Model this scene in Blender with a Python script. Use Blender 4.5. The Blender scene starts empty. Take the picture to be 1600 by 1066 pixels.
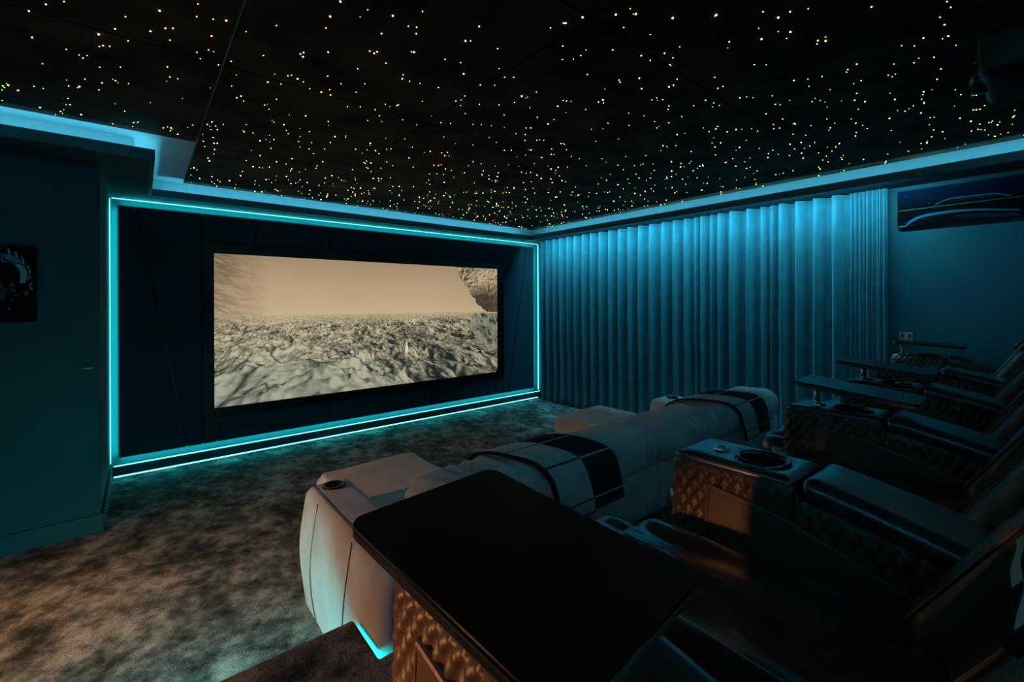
import bpy, bmesh, math, random
import numpy as np
from mathutils import Vector, Matrix, noise

random.seed(7)
rng = np.random.default_rng(11)
SC = bpy.context.scene
COL = SC.collection
PI = math.pi

# ------------------------------------------------------------------ camera, world, light, exposure
cam = bpy.data.cameras.new('camera'); cam_o = bpy.data.objects.new('camera', cam); COL.objects.link(cam_o)
cam.sensor_width = 36.0; cam.lens = 36.0 * 697.3 / 1600; cam.shift_y = -60.9 / 1600; cam.clip_start = 0.02
cam_o.matrix_world = (Matrix.Translation((0, 0, 1.45)) @ Matrix.Rotation(math.radians(-39.75), 4, 'Z')
                      @ Matrix.Rotation(PI / 2, 4, 'X') @ Matrix.Rotation(math.radians(-0.2), 4, 'Z'))
SC.camera = cam_o
SC.view_settings.view_transform = 'Standard'; SC.view_settings.look = 'None'
SC.view_settings.gamma = 1.0; SC.view_settings.use_curve_mapping = False
SC.view_settings.exposure = 0.0
world = bpy.data.worlds.new('world'); SC.world = world; world.use_nodes = True
world.node_tree.nodes['Background'].inputs[0].default_value = (0.01, 0.02, 0.03, 1)
world.node_tree.nodes['Background'].inputs[1].default_value = 0.0

COVE = (0.10, 0.575, 0.77)      # cove light colour
TEAL = (0.02, 0.80, 0.86)       # screen wall and platform strips
WARM = (1.0, 0.42, 0.16)

def area_light(name, a, b, d, width, watts_per_m, color, spread=180):
    """strip light from point a to b, shining along d"""
    a = Vector(a); b = Vector(b); d = Vector(d).normalized(); x = (b - a).normalized()
    z = -(d - x * d.dot(x)).normalized(); y = z.cross(x)
    l = bpy.data.lights.new(name, 'AREA'); l.shape = 'RECTANGLE'
    l.size = (b - a).length; l.size_y = width; l.energy = watts_per_m * l.size; l.color = color
    l.spread = math.radians(spread)
    o = bpy.data.objects.new(name, l); COL.objects.link(o)
    m = Matrix((x, y, z)).transposed().to_4x4(); m.translation = (a + b) / 2
    o.matrix_world = m
    return o

K = 3.0
# cove troughs (light lies behind the lip, shining up and onto the trough back)
area_light('cove_light_right', (4.285, -1.0, 2.362), (4.285, 4.65, 2.362), (0.55, 0, 0.8), 0.02, 0.75 * K, COVE)
area_light('cove_light_screen', (0.12, 4.735, 2.362), (4.2, 4.735, 2.362), (0, 0.55, 0.8), 0.02, 0.75 * K, COVE)
area_light('cove_light_return', (0.035, 3.6, 2.362), (0.035, 4.7, 2.362), (-0.5, 0, 0.8), 0.02, 0.85 * K, COVE)
area_light('cove_light_alcove', (-1.5, 3.545, 2.362), (0.0, 3.545, 2.362), (0, 0.55, 0.8), 0.02, 0.85 * K, COVE)
area_light('cove_light_left', (-1.25, -1.0, 2.362), (-1.25, 3.4, 2.362), (-0.55, 0, 0.8), 0.02, 4.0 * K, COVE)
area_light('cove_light_back', (-1.2, -0.95, 2.362), (4.2, -0.95, 2.362), (0, -0.55, 0.8), 0.02, 44.0 * K, COVE)
# curtain wash: strip on the hidden back face of the right-hand lip
area_light('curtain_wash_light', (4.275, 0.62, 2.347), (4.275, 4.6, 2.347), (0.50, 0, -0.87), 0.014, 6.6 * K, COVE)
# strips under the platform nosing
area_light('platform_light_front', (-0.55, 1.462, 0.352), (0.16, 1.462, 0.352), (0, 0.55, -0.83), 0.012, 8.0 * K, TEAL)
area_light('platform_light_side', (0.527, 1.27, 0.355), (0.527, 1.46, 0.355), (0.8, 0, -0.6), 0.012, 0.9 * K, TEAL)
# area_light('platform_light_back', (0.58, 1.258, 0.352), (4.6, 1.285, 0.352), (0, 0.6, -0.8), 0.012, 1.0 * K, TEAL)

# strips on the hidden edges of the screen-wall panelling, washing the margin around it
area_light('margin_light_left', (-0.143, 4.935, 0.18), (-0.143, 4.935, 2.25), (-0.8, 0, 0), 0.03, 0.6 * K, TEAL)
area_light('margin_light_right', (4.510, 4.935, 0.18), (4.510, 4.935, 2.25), (0.8, 0, 0), 0.03, 0.5 * K, TEAL)
area_light('margin_light_top', (-0.13, 4.935, 2.266), (4.5, 4.935, 2.266), (0, 0, 1), 0.03, 0.42 * K, TEAL)
area_light('margin_light_bottom', (-0.13, 4.935, 0.168), (4.5, 4.935, 0.168), (0, 0, -1), 0.03, 0.42 * K, TEAL)
area_light('skirting_light', (-0.17, 4.925, 0.021), (4.6, 4.925, 0.021), (0, -0.6, -0.8), 0.012, 3.0 * K, TEAL)

# ------------------------------------------------------------------ materials
def lin(c):
    return tuple(((v / 255) / 12.92 if v / 255 <= 0.04045 else ((v / 255 + 0.055) / 1.055) ** 2.4) for v in c)

def mat(name, col, rough=0.6, metal=0.0, col2=None, nscale=6.0, ndetail=4.0, bump=0.0, bscale=80.0,
        spec=0.5, sheen=0.0, coat=0.0, contrast=(0.35, 0.65), stretch=(1, 1, 1), bdist=0.004):
    m = bpy.data.materials.new(name); m.use_nodes = True
    nt = m.node_tree; b = nt.nodes['Principled BSDF']
    b.inputs['Base Color'].default_value = (*col, 1); b.inputs['Roughness'].default_value = rough
    b.inputs['Metallic'].default_value = metal; b.inputs['Specular IOR Level'].default_value = spec
    if sheen:
        b.inputs['Sheen Weight'].default_value = sheen; b.inputs['Sheen Roughness'].default_value = 0.4
    if coat:
        b.inputs['Coat Weight'].default_value = coat; b.inputs['Coat Roughness'].default_value = 0.24
    tc = nt.nodes.new('ShaderNodeTexCoord'); mp = nt.nodes.new('ShaderNodeMapping')
    mp.inputs['Scale'].default_value = stretch
    nt.links.new(tc.outputs['Object'], mp.inputs['Vector'])
    if col2:
        n = nt.nodes.new('ShaderNodeTexNoise'); n.inputs['Scale'].default_value = nscale; n.inputs['Detail'].default_value = ndetail
        r = nt.nodes.new('ShaderNodeValToRGB')
        r.color_ramp.elements[0].position = contrast[0]; r.color_ramp.elements[1].position = contrast[1]
        r.color_ramp.elements[0].color = (*col, 1); r.color_ramp.elements[1].color = (*col2, 1)
        nt.links.new(mp.outputs[0], n.inputs['Vector']); nt.links.new(n.outputs['Fac'], r.inputs[0])
        nt.links.new(r.outputs[0], b.inputs['Base Color'])
    if bump:
        n2 = nt.nodes.new('ShaderNodeTexNoise'); n2.inputs['Scale'].default_value = bscale; n2.inputs['Detail'].default_value = 3
        bp = nt.nodes.new('ShaderNodeBump'); bp.inputs['Strength'].default_value = bump; bp.inputs['Distance'].default_value = bdist
        nt.links.new(mp.outputs[0], n2.inputs['Vector']); nt.links.new(n2.outputs['Fac'], bp.inputs['Height'])
        nt.links.new(bp.outputs[0], b.inputs['Normal'])
    return m

def emat(name, col, strength, sample=True):
    m = bpy.data.materials.new(name); m.use_nodes = True
    nt = m.node_tree; nt.nodes.clear()
    e = nt.nodes.new('ShaderNodeEmission'); o = nt.nodes.new('ShaderNodeOutputMaterial')
    e.inputs[0].default_value = (*col, 1); e.inputs[1].default_value = strength
    nt.links.new(e.outputs[0], o.inputs[0])
    if not sample:
        m.cycles.emission_sampling = 'NONE'
    return m

def attr_mat(name, emit=0.0, rough=0.5):
    m = bpy.data.materials.new(name); m.use_nodes = True
    nt = m.node_tree; b = nt.nodes['Principled BSDF']
    a = nt.nodes.new('ShaderNodeAttribute'); a.attribute_name = 'print'
    b.inputs['Roughness'].default_value = rough
    if emit:
        b.inputs['Base Color'].default_value = (0.02, 0.02, 0.02, 1); b.inputs['Specular IOR Level'].default_value = 0.0
        nt.links.new(a.outputs['Color'], b.inputs['Emission Color']); b.inputs['Emission Strength'].default_value = emit
    else:
        nt.links.new(a.outputs['Color'], b.inputs['Base Color']); b.inputs['Specular IOR Level'].default_value = 0.1
    return m

def carpet_mat(name, dark, mid, light):
    m = bpy.data.materials.new(name); m.use_nodes = True
    nt = m.node_tree; b = nt.nodes['Principled BSDF']; N = nt.nodes.new; L = nt.links.new
    b.inputs['Roughness'].default_value = 0.95; b.inputs['Specular IOR Level'].default_value = 0.1
    tc = N('ShaderNodeTexCoord'); mp = N('ShaderNodeMapping'); L(tc.outputs['Object'], mp.inputs['Vector'])
    mp.inputs['Rotation'].default_value = (0, 0, 0.6); mp.inputs['Scale'].default_value = (1.15, 1.0, 1)
    n1 = N('ShaderNodeTexNoise'); n1.inputs['Scale'].default_value = 4.6; n1.inputs['Detail'].default_value = 7; n1.inputs['Roughness'].default_value = 0.63
    n1.inputs['Distortion'].default_value = 0.15; L(mp.outputs[0], n1.inputs['Vector'])
    n3 = N('ShaderNodeTexNoise'); n3.inputs['Scale'].default_value = 15.0; n3.inputs['Detail'].default_value = 4; n3.inputs['Roughness'].default_value = 0.6; L(mp.outputs[0], n3.inputs['Vector'])
    ml = N('ShaderNodeMix'); ml.inputs[0].default_value = 0.36; L(n1.outputs['Fac'], ml.inputs[2]); L(n3.outputs['Fac'], ml.inputs[3])
    r = N('ShaderNodeValToRGB'); L(ml.outputs[0], r.inputs[0])
    e = r.color_ramp.elements; e[0].position = 0.40; e[0].color = (*dark, 1); e[1].position = 0.62; e[1].color = (*light, 1)
    k = e.new(0.5); k.color = (*mid, 1)
    n2 = N('ShaderNodeTexNoise'); n2.inputs['Scale'].default_value = 170; n2.inputs['Detail'].default_value = 2; L(tc.outputs['Object'], n2.inputs['Vector'])
    mx = N('ShaderNodeMix'); mx.data_type = 'RGBA'; mx.blend_type = 'OVERLAY'; mx.inputs[0].default_value = 0.9
    L(r.outputs[0], mx.inputs[6]); L(n2.outputs['Fac'], mx.inputs[7]); L(mx.outputs[2], b.inputs['Base Color'])
    bp = N('ShaderNodeBump'); bp.inputs['Strength'].default_value = 0.7; bp.inputs['Distance'].default_value = 0.006
    L(n2.outputs['Fac'], bp.inputs['Height'])
    bp2 = N('ShaderNodeBump'); bp2.inputs['Strength'].default_value = 0.5; bp2.inputs['Distance'].default_value = 0.03
    L(n1.outputs['Fac'], bp2.inputs['Height']); L(bp.outputs[0], bp2.inputs['Normal']); L(bp2.outputs[0], b.inputs['Normal'])
    return m

M = {}
M['paint'] = mat('teal_wall_paint', (0.016, 0.075, 0.095), 0.75, col2=(0.020, 0.085, 0.105), nscale=3, bump=0.05, bscale=220, spec=0.3)
M['cove'] = mat('pale_blue_cove_paint', (0.36, 0.46, 0.50), 0.8, spec=0.2)
M['margin'] = mat('teal_margin_paint', (0.045, 0.16, 0.18), 0.7, spec=0.3)
M['trim'] = mat('teal_satin_trim', (0.028, 0.12, 0.15), 0.45)
M['panel'] = mat('dark_acoustic_fabric', (0.018, 0.042, 0.060), 0.95, spec=0.15, bump=0.2, bscale=500, bdist=0.001)
M['star_cloth'] = mat('black_star_cloth', (0.012, 0.0095, 0.007), 0.9, col2=(0.075, 0.055, 0.036), nscale=3.0, ndetail=6, spec=0.15)  # brown mottling stands in for the screen's warm light on the black cloth
M['carpet'] = carpet_mat('mottled_grey_carpet', (0.028, 0.030, 0.029), (0.115, 0.115, 0.108), (0.34, 0.325, 0.30))
M['curtain'] = mat('teal_velvet', (0.026, 0.112, 0.145), 0.85, sheen=0.3, col2=(0.033, 0.134, 0.17), nscale=9, bump=0.15, bscale=160, spec=0.2)
M['suede'] = mat('taupe_suede', (0.54, 0.50, 0.485), 0.9, col2=(0.66, 0.615, 0.60), nscale=7, ndetail=6, bump=0.15, bscale=300, spec=0.15, sheen=0.25, bdist=0.002)
M['seam'] = mat('taupe_stitching', (0.16, 0.12, 0.105), 0.9)
M['leather'] = mat('dark_brown_leather', (0.070, 0.038, 0.024), 0.42, col2=(0.085, 0.046, 0.029), nscale=12, bump=0.25, bscale=240, spec=0.5, bdist=0.0015)
M['leather_seat'] = mat('black_seat_leather', (0.013, 0.014, 0.016), 0.34, bump=0.22, bscale=200, spec=0.9, coat=1.0, bdist=0.0012)
M['stitch'] = mat('stitching_thread', (0.10, 0.06, 0.04), 0.8)
M['black'] = mat('matt_black_board', (0.004, 0.004, 0.005), 0.35, spec=0.25)
M['tray'] = mat('black_tray_laminate', (0.003, 0.003, 0.004), 0.27, spec=0.5)
M['tray_edge'] = mat('brown_tray_edge', (0.10, 0.05, 0.03), 0.5)
M['chrome'] = mat('chrome', (0.75, 0.75, 0.75), 0.12, metal=1.0)
M['brushed'] = mat('brushed_metal', (0.85, 0.72, 0.62), 0.35, metal=1.0)
M['dark_chrome'] = mat('black_chrome', (0.06, 0.06, 0.065), 0.15, metal=1.0)
M['void'] = mat('black_plastic', (0.006, 0.006, 0.006), 0.4)
M['throw_light'] = mat('throw_light_wool', (0.50, 0.48, 0.46), 0.95, bump=0.3, bscale=400, spec=0.1, sheen=0.3, bdist=0.002)
M['throw_dark'] = mat('throw_black_wool', (0.014, 0.018, 0.024), 0.95, bump=0.3, bscale=400, spec=0.1, bdist=0.002)
M['led'] = emat('cyan_led', (0.20, 0.80, 0.84), 2.4)
M['projector'] = mat('projector_shell', (0.010, 0.011, 0.012), 0.5)
M['lamp_glow'] = emat('warm_bulb', (1.0, 0.5, 0.2), 6.0, sample=False)
M['star_warm'] = emat('star_warm', (1.0, 0.55, 0.16), 16.0, False)
M['star_white'] = emat('star_white', (1.0, 0.80, 0.48), 14.0, False)
M['star_green'] = emat('star_green', (0.30, 0.75, 0.10), 6.0, False)
M['star_red'] = emat('star_red', (1.0, 0.25, 0.12), 8.0, False)
M['print'] = attr_mat('canvas_print', 0.0, 0.9)
M['picture'] = attr_mat('projected_picture', 0.85)

# ------------------------------------------------------------------ helpers
def root_loc(p):
    while p.parent: p = p.parent
    return Vector(p.location)

def add(name, verts, faces, m, parent=None, smooth=True, mats=None, fmat=None, origin=None):
    V = np.asarray(verts, dtype=float).reshape(-1, 3)
    if parent is not None: org = np.array(root_loc(parent))
    elif origin is not None: org = np.array(origin, dtype=float)
    else:
        lo = V.min(0); hi = V.max(0); org = np.array([(lo[0] + hi[0]) / 2, (lo[1] + hi[1]) / 2, lo[2]])
    me = bpy.data.meshes.new(name); me.from_pydata((V - org).tolist(), [], [tuple(f) for f in faces]); me.update()
    for mm in (mats or [m]): me.materials.append(mm)
    if fmat is not None: me.polygons.foreach_set('material_index', list(fmat))
    if smooth: me.polygons.foreach_set('use_smooth', [True] * len(me.polygons))
    o = bpy.data.objects.new(name, me); COL.objects.link(o)
    if parent is not None: o.parent = parent
    else: o.location = org
    return o

def tag(o, label=None, cat=None, group=None, kind=None):
    if label: o['label'] = label
    if cat: o['category'] = cat
    if group: o['group'] = group
    if kind: o['kind'] = kind
    return o

def thing(name, loc, label, cat, group=None):
    o = bpy.data.objects.new(name, None); COL.objects.link(o); o.location = loc; o.empty_display_size = 0.05
    return tag(o, label, cat, group)

def struct(o): o['kind'] = 'structure'; return o

def copy_tree(o, parent=None):
    c = o.copy(); COL.objects.link(c); c.parent = parent
    for ch in list(o.children): copy_tree(ch, c)
    return c

def boxd(x0, x1, y0, y1, z0, z1, bev=0.0, seg=2):
    bm = bmesh.new(); bmesh.ops.create_cube(bm, size=1)
    for v in bm.verts:
        v.co = Vector(((x0 + x1) / 2 + v.co.x * (x1 - x0), (y0 + y1) / 2 + v.co.y * (y1 - y0), (z0 + z1) / 2 + v.co.z * (z1 - z0)))
    if bev > 0: bmesh.ops.bevel(bm, geom=bm.edges[:], offset=bev, segments=seg, affect='EDGES', profile=0.5)
    bm.verts.index_update()
    V = [tuple(v.co) for v in bm.verts]; F = [tuple(v.index for v in f.verts) for f in bm.faces]; bm.free()
    return V, F

def box(name, x0, x1, y0, y1, z0, z1, m, parent=None, bev=0.0, seg=2, smooth=None):
    V, F = boxd(x0, x1, y0, y1, z0, z1, bev, seg)
    return add(name, V, F, m, parent, smooth=False if smooth is None else smooth)

def prism(name, poly, axis, a, b, m, parent=None, bev=0.0, seg=2, smooth=False):
    """poly: 2D outline in the two other axes (order xyz without axis), extruded from a to b"""
    bm = bmesh.new()
    def pt(p, t):
        return {'x': (t, p[0], p[1]), 'y': (p[0], t, p[1]), 'z': (p[0], p[1], t)}[axis]
    A = [bm.verts.new(pt(p, a)) for p in poly]; B = [bm.verts.new(pt(p, b)) for p in poly]
    bm.faces.new(A); bm.faces.new(B[::-1]); n = len(poly)
    for i in range(n): bm.faces.new((A[i], B[i], B[(i + 1) % n], A[(i + 1) % n]))
    bmesh.ops.recalc_face_normals(bm, faces=bm.faces[:])
    if bev > 0: bmesh.ops.bevel(bm, geom=bm.edges[:], offset=bev, segments=seg, affect='EDGES', profile=0.5)
    bm.verts.index_update()
    V = [tuple(v.co) for v in bm.verts]; F = [tuple(v.index for v in f.verts) for f in bm.faces]; bm.free()
    return add(name, V, F, m, parent, smooth=smooth)

def lathe(name, prof, center, m, parent=None, n=32, axis='z', origin=None):
    V = []; F = []
    for (r, z) in prof:
        for k in range(n):
            a = 2 * PI * k / n; p = (r * math.cos(a), r * math.sin(a), z)
            if axis == 'x': p = (p[2], p[0], p[1])
            if axis == 'y': p = (p[0], p[2], p[1])
            V.append((center[0] + p[0], center[1] + p[1], center[2] + p[2]))
    for i in range(len(prof) - 1):
        for k in range(n):
            F.append((i * n + k, i * n + (k + 1) % n, (i + 1) * n + (k + 1) % n, (i + 1) * n + k))
    return add(name, V, F, m, parent, origin=origin)

def tube(name, pts, r, m, parent=None, n=6, closed=False):
    P = [Vector(p) for p in pts]; V = []; F = []; k = len(P)
    for i, p in enumerate(P):
        a = P[(i - 1) % k] if (closed or i > 0) else p
        b = P[(i + 1) % k] if (closed or i < k - 1) else p
        t = (b - a).normalized(); up = Vector((0, 0, 1)) if abs(t.z) < 0.9 else Vector((1, 0, 0))
        s = t.cross(up).normalized(); w = s.cross(t)
        for j in range(n):
            an = 2 * PI * j / n; V.append(tuple(p + s * (r * math.cos(an)) + w * (r * math.sin(an))))
    for i in range(k if closed else k - 1):
        for j in range(n):
            i2 = (i + 1) % k; F.append((i * n + j, i * n + (j + 1) % n, i2 * n + (j + 1) % n, i2 * n + j))
    return add(name, V, F, m, parent)

def axis_pts(h, r, res):
    n = max(1, int(round(2 * (h - r) / res)))
    inner = [-(h - r) + 2 * (h - r) * i / n for i in range(n + 1)]
    ext = [r * math.tan(math.radians(t)) for t in (12, 24, 35, 45)]
    return [-(h - r) - e for e in ext[::-1]] + inner + [(h - r) + e for e in ext]

def puffd(x0, x1, y0, y1, z0, z1, r, res=0.05, fn=None):
    """rounded box with a grid fine enough to carry folds; fn(p, n) -> offset along the normal"""
    c = np.array([(x0 + x1) / 2, (y0 + y1) / 2, (z0 + z1) / 2]); h = np.array([(x1 - x0) / 2, (y1 - y0) / 2, (z1 - z0) / 2])
    r = min(r, h.min() * 0.98)
    A = [axis_pts(h[i], r, res) for i in range(3)]; nx, ny, nz = map(len, A)
    idx = {}; V = []; F = []
    def vid(i, j, k):
        key = (i, j, k)
        if key in idx: return idx[key]
        p = np.array([A[0][i], A[1][j], A[2][k]]); q = np.clip(p, -(h - r), h - r); d = p - q; n = np.linalg.norm(d)
        n_ = d / n if n > 0 else np.zeros(3); w = q + n_ * r
        if fn: w = w + n_ * fn(w + c, n_)
        idx[key] = len(V); V.append(tuple(w + c)); return idx[key]
    for i in range(nx - 1):
        for j in range(ny - 1):
            F.append((vid(i, j, 0), vid(i, j + 1, 0), vid(i + 1, j + 1, 0), vid(i + 1, j, 0)))
            F.append((vid(i, j, nz - 1), vid(i + 1, j, nz - 1), vid(i + 1, j + 1, nz - 1), vid(i, j + 1, nz - 1)))
    for i in range(nx - 1):
        for k in range(nz - 1):
            F.append((vid(i, 0, k), vid(i + 1, 0, k), vid(i + 1, 0, k + 1), vid(i, 0, k + 1)))
            F.append((vid(i, ny - 1, k), vid(i, ny - 1, k + 1), vid(i + 1, ny - 1, k + 1), vid(i + 1, ny - 1, k)))
    for j in range(ny - 1):
        for k in range(nz - 1):
            F.append((vid(0, j, k), vid(0, j, k + 1), vid(0, j + 1, k + 1), vid(0, j + 1, k)))
            F.append((vid(nx - 1, j, k), vid(nx - 1, j + 1, k), vid(nx - 1, j + 1, k + 1), vid(nx - 1, j, k + 1)))
    return V, F

def puff(name, x0, x1, y0, y1, z0, z1, r, m, parent=None, res=0.05, fn=None, xf=None):
    V, F = puffd(x0, x1, y0, y1, z0, z1, r, res, fn)
    if xf: V = [xf(v) for v in V]
    return add(name, V, F, m, parent)

def nz3(x, y, z): return noise.noise(Vector((x, y, z)))

def vnoise(x, y, seed=0):
    """value noise on numpy arrays"""
    xi = np.floor(x).astype(np.int64); yi = np.floor(y).astype(np.int64); xf = x - xi; yf = y - yi
    u = xf * xf * (3 - 2 * xf); v = yf * yf * (3 - 2 * yf)
    def hsh(a, b):
        n = (a * 374761393 + b * 668265263 + seed * 1442695041) & 0x7fffffff
        n = (n ^ (n >> 13)) * 1274126177 & 0x7fffffff
        return ((n ^ (n >> 16)) & 0xffff) / 65535.0
    return (hsh(xi, yi) * (1 - u) + hsh(xi + 1, yi) * u) * (1 - v) + (hsh(xi, yi + 1) * (1 - u) + hsh(xi + 1, yi + 1) * u) * v

def fbm(x, y, o=5, seed=0, ridged=False):
    s = 0; a = 0.5; t = 0
    for i in range(o):
        n = vnoise(x * 2 ** i, y * 2 ** i, seed + i * 17)
        if ridged: n = 1 - np.abs(2 * n - 1)
        s = s + a * n; t += a; a *= 0.55
    return s / t

def print_sheet(name, P0, U, W, nu, nv, rgb, m, parent):
    """flat printed sheet: corner P0, edge vectors U, W; rgb (nv, nu, 3) linear colour per cell"""
    P0 = np.array(P0); U = np.array(U); W = np.array(W)
    uu, vv = np.meshgrid(np.linspace(0, 1, nu + 1), np.linspace(0, 1, nv + 1))
    V = P0 + uu[..., None] * U + vv[..., None] * W
    idx = np.arange((nu + 1) * (nv + 1)).reshape(nv + 1, nu + 1)
    F = np.stack([idx[:-1, :-1], idx[:-1, 1:], idx[1:, 1:], idx[1:, :-1]], -1).reshape(-1, 4)
    o = add(name, V.reshape(-1, 3), F.tolist(), m, parent, smooth=False)
    at = o.data.attributes.new('print', 'FLOAT_COLOR', 'CORNER')
    c = np.ones((nv * nu, 4, 4)); c[:, :, :3] = rgb.reshape(-1, 1, 3)
    at.data.foreach_set('color', c.reshape(-1))
    return o

# ------------------------------------------------------------------ the room
XR, YS, YP, XL, YB = 4.66, 4.972, 3.855, -1.6, -1.35
ZS, ZC = 2.33, 2.50
struct(box('floor', XL - 0.1, XR + 0.1, YB - 0.1, YS + 0.1, -0.1, 0.0, M['carpet']))
wall_front = struct(box('wall_front', -0.2, XR + 0.1, YS, YS + 0.1, 0.0, ZC, M['margin']))
struct(box('wall_alcove', XL, -0.2, YP, YS + 0.1, 0.0, ZC, M['paint'], bev=0.004))
struct(box('wall_left', XL - 0.1, XL, YB, YS, 0.0, ZC, M['paint']))
struct(box('wall_right', XR, XR + 0.1, YB, YS, 0.0, ZC, M['paint']))
struct(box('wall_back', XL, XR, YB - 0.1, YB, 0.0, ZC, M['paint']))
ceiling = struct(box('ceiling', XL - 0.1, XR + 0.1, YB - 0.1, YS + 0.1, ZC, ZC + 0.08, M['cove']))

# platform: main part behind the sofa and a landing that reaches further forward on the left
plat = [(-0.62, YB), (XR, YB), (XR, 1.245), (0.515, 1.245), (0.515, 1.455), (-0.62, 1.455)]
struct(prism('floor_platform', plat, 'z', 0.0, 0.36, M['carpet']))
plat2 = [(-0.65, YB), (XR, YB), (XR, 1.27), (0.54, 1.27), (0.54, 1.48), (-0.65, 1.48)]
struct(prism('floor_platform_top', plat2, 'z', 0.36, 0.40, M['carpet'], bev=0.012, seg=3))

# soffits, lips and trough backs
LIP0, LIP1 = ZS, 2.392
n_trim = [0]
def trim(*a, m='trim', bev=0.0):
    n_trim[0] += 1
    return struct(box('trim_%d' % n_trim[0], *a, M[m], bev=bev))
# right run
trim(4.25, 4.27, -0.95, 4.72, LIP0, LIP1, bev=0.002)
trim(4.27, XR, YB, YS, 2.352, 2.36, m='paint')
trim(4.46, XR, YB, YS, 2.36, ZC, m='cove')
# screen run
trim(0.07, 4.25, 4.70, 4.72, LIP0, LIP1, bev=0.002)
trim(-0.2, 4.27, 4.72, YS, ZS, 2.36, m='paint')
trim(-0.03, 4.46, 4.865, YS, 2.36, ZC, m='cove')
# left return and alcove run
trim(0.05, 0.07, 3.52, 4.70, LIP0, LIP1, bev=0.002)
trim(-0.2, 0.05, 3.52, 4.72, ZS, 2.36, m='paint')
trim(-0.2, -0.03, 3.705, 4.865, 2.36, ZC, m='cove')
trim(XL, 0.07, 3.50, 3.52, LIP0, LIP1, bev=0.002)
trim(XL, -0.2, 3.52, YP, ZS, 2.36, m='paint')
trim(XL, -0.2, 3.705, YP, 2.36, ZC, m='cove')
# left and back runs (out of view, they close the cove)
trim(XL, -1.42, YB, 3.50, 2.36, ZC, m='cove')
trim(-1.42, XR, YB, -1.14, 2.36, ZC, m='cove')
trim(-1.24, -1.22, -0.93, 3.50, LIP0, LIP1)
trim(XL, -1.24, YB, 3.50, ZS, 2.36, m='paint')
trim(-1.24, 4.25, -0.95, -0.93, LIP0, LIP1)
trim(-1.24, 4.27, YB, -0.95, ZS, 2.36, m='paint')

# skirting
def skirting(name, poly_axis, args):
    return struct(box(name, *args, M['paint'], bev=0.006, seg=2))
skirting('baseboard_alcove', None, (XL, -0.185, YP - 0.018, YP, 0.0, 0.115))
skirting('baseboard_return', None, (-0.2, -0.182, YP, YS - 0.06, 0.0, 0.115))
skirting('baseboard_front', None, (-0.182, XR, YS - 0.055, YS, 0.022, 0.100))

# LED strips of the screen wall
def led(label, *a):
    o = box('light_strip', *a, M['led']); tag(o, label, 'light strip', 'cyan light strips around the screen wall'); return o
led('upright cyan light strip at the left edge of the screen wall', -0.199, -0.194, YS - 0.007, YS - 0.001, 0.12, 2.32)
led('upright cyan light strip in the corner between screen wall and curtain', 4.640, 4.650, YS - 0.010, YS - 0.001, 0.12, 2.32)
led('cyan light strip along the top of the screen wall under the soffit', -0.185, 4.635, YS - 0.007, YS - 0.001, 2.323, 2.329)
led('cyan light strip lying on the skirting below the screen', -0.175, 4.635, YS - 0.050, YS - 0.040, 0.1005, 0.1075)
led('cyan light strip under the skirting, glowing on the carpet', -0.175, 4.600, YS - 0.050, YS - 0.035, 0.010, 0.021)

# acoustic panels of the screen wall, each a tapered board with joints between
PX0, PX1, PZ0, PZ1 = -0.139, 4.505, 0.172, 2.262
tops = [PX0, -0.033, 0.429, 0.887, 1.55, 2.78, 3.45, 3.906, 4.37, PX1]
bots = [PX0, 0.316, 0.429, 0.54, 1.55, 2.78, 3.80, 3.906, 4.02, PX1]
for i in range(len(tops) - 1):
    g = 0.006
    a = g if i else 0; b = g if i < len(tops) - 2 else 0
    prism('wall_panel', [(bots[i] + a, PZ0), (bots[i + 1] - b, PZ0), (tops[i + 1] - b, PZ1), (tops[i] + a, PZ1)], 'y', YS - 0.060, YS - 0.012, M['panel'], wall_front, bev=0.0025, seg=1)
box('panel_backing', PX0 + 0.02, PX1 - 0.02, YS - 0.03, YS, PZ0 + 0.02, PZ1 - 0.02, M['black'], wall_front)

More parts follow.
